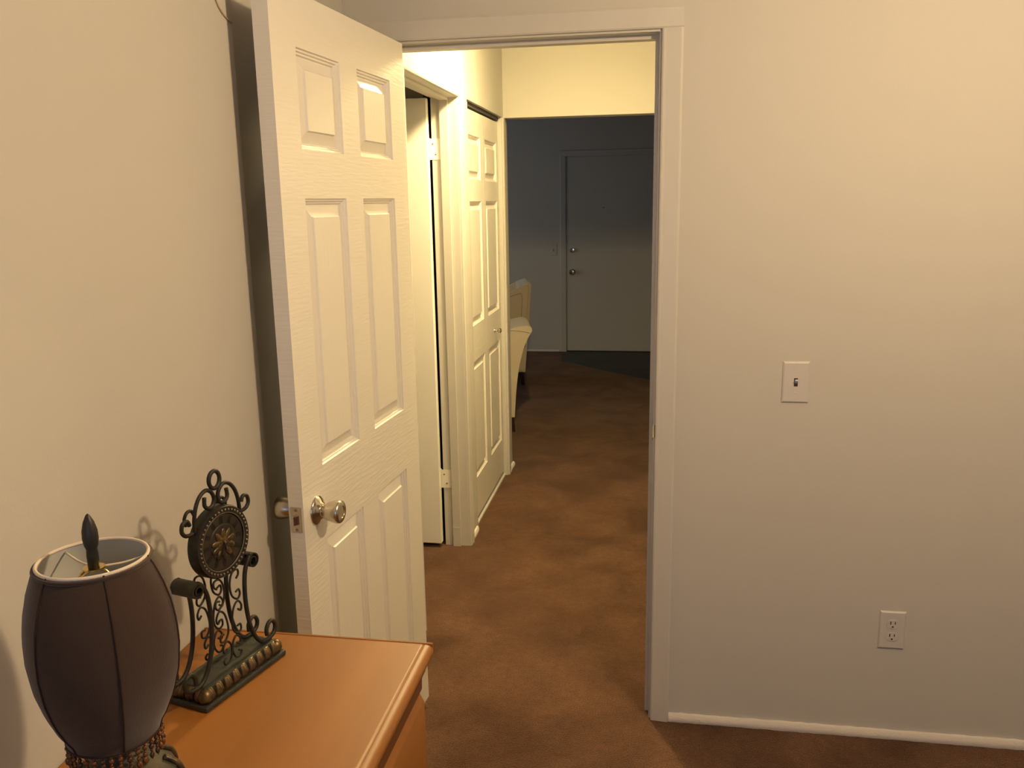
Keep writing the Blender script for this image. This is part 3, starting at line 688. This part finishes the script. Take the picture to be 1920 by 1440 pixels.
# ------------------------------------------------------------------ dining chairs beyond the hall
def chair(loc, rz, label, wings):
    """local: faces -X, back towards +X; origin at floor under the seat centre"""
    r = empty('dining_chair', loc, rz, label, 'chair', 'upholstered dining chairs')
    # back: curved profile in (x,z) extruded over the width
    if not wings:
        outer = [(.205, .13), (.215, .30), (.228, .45), (.247, .58), (.275, .70), (.305, .785), (.326, .825)]
        top = [(.334, .846), (.330, .866), (.312, .880), (.286, .886), (.255, .882), (.215, .872), (.190, .862)]
        inner_ = [(.182, .845), (.176, .80), (.165, .70), (.150, .58), (.135, .46), (.130, .42)]
    else:
        outer = [(.215, .13), (.228, .30), (.240, .45), (.252, .60), (.262, .75), (.272, .90), (.276, .955)]
        top = [(.272, .975), (.252, .985), (.222, .978), (.175, .955)]
        inner_ = [(.160, .92), (.155, .80), (.145, .60), (.135, .46), (.130, .42)]
    poly = outer + top + inner_ + [(.120, .13)]
    poly = [(p.x, p.z) for p in smooth_path([(a, 0, z) for a, z in poly], 4)]
    bm = bmesh.new(); prism(bm, poly, -.235, .235, lambda a, b_, h: (a, h, b_)); obj('backrest', bm, 'cream_fabric', r, smooth='auto', bevel=.012, bseg=3)
    bm = bmesh.new(); box(bm, -.25, .118, -.235, .235, .20, .40); obj('seat_base', bm, 'cream_fabric', r, bevel=.015, bseg=3)
    bm = bmesh.new(); box(bm, -.255, .128, -.238, .238, .402, .485); obj('seat', bm, 'cream_fabric', r, bevel=.03, bseg=4)
    if wings:
        for s in (-1, 1):
            wp = [(p.x, p.z) for p in smooth_path([(.22, .40, .40), (.236, 0, .75), (.252, 0, .945), (.215, 0, .968), (.150, 0, .938), (.085, 0, .895), (.030, 0, .82), (-.01, 0, .70), (-.06, 0, .62), (-.20, 0, .60), (-.22, 0, .57), (-.22, 0, .40)], 4)]
            y0, y1 = sorted((s * .239, s * .285))
            bm = bmesh.new(); prism(bm, wp, y0, y1, lambda a, b_, h: (a, h, b_)); wg = obj('wing', bm, 'cream_fabric', r, smooth='auto', bevel=.010, bseg=3)
            bm = bmesh.new(); tube(bm, [(.175, s * .286, .45), (.185, s * .286, .70), (.192, s * .286, .875), (.150, s * .286, .885), (.090, s * .286, .86)], .003, 6, 5); obj('piping', bm, 'piping_fabric', wg, smooth=True)
    else:
        for s in (-1, 1):
            bm = bmesh.new(); tube(bm, [(a * .995 - .004, s * .2355, z) for a, z in [(.19, .85), (.25, .845), (.30, .835), (.322, .828)]], .0028, 6, 4); obj('piping', bm, 'piping_fabric', r, smooth=True)
    r.scale = (1, 1, .92 if wings else .855)
    for sx, sy in ((-.225, -.205), (-.225, .205), (.175, -.205), (.175, .205)):
        bm = bmesh.new(); t_ = .20 if sx < 0 else .16; dx = -.0 if sx < 0 else .02
        v = [[bm.verts.new((sx + ox * w_ + (dx if zz == 0 else 0), sy + oy * w_, zz)) for ox, oy in ((-1, -1), (1, -1), (1, 1), (-1, 1))] for zz, w_ in ((0, .014), (t_, .021))]
        for q in range(4): bm.faces.new((v[0][q], v[0][(q + 1) % 4], v[1][(q + 1) % 4], v[1][q]))
        bm.faces.new(v[0][::-1]); bm.faces.new(v[1]); obj('leg', bm, 'dark_wood', r, bevel=.002)
    return r
chair((-1.222, 3.52, 0), math.radians(12), 'cream upholstered dining chair with rolled back just past the closet', False)
chair((-1.395, 5.10, 0), math.radians(12), 'cream wing-sided dining chair farther back by the dim wall', True)
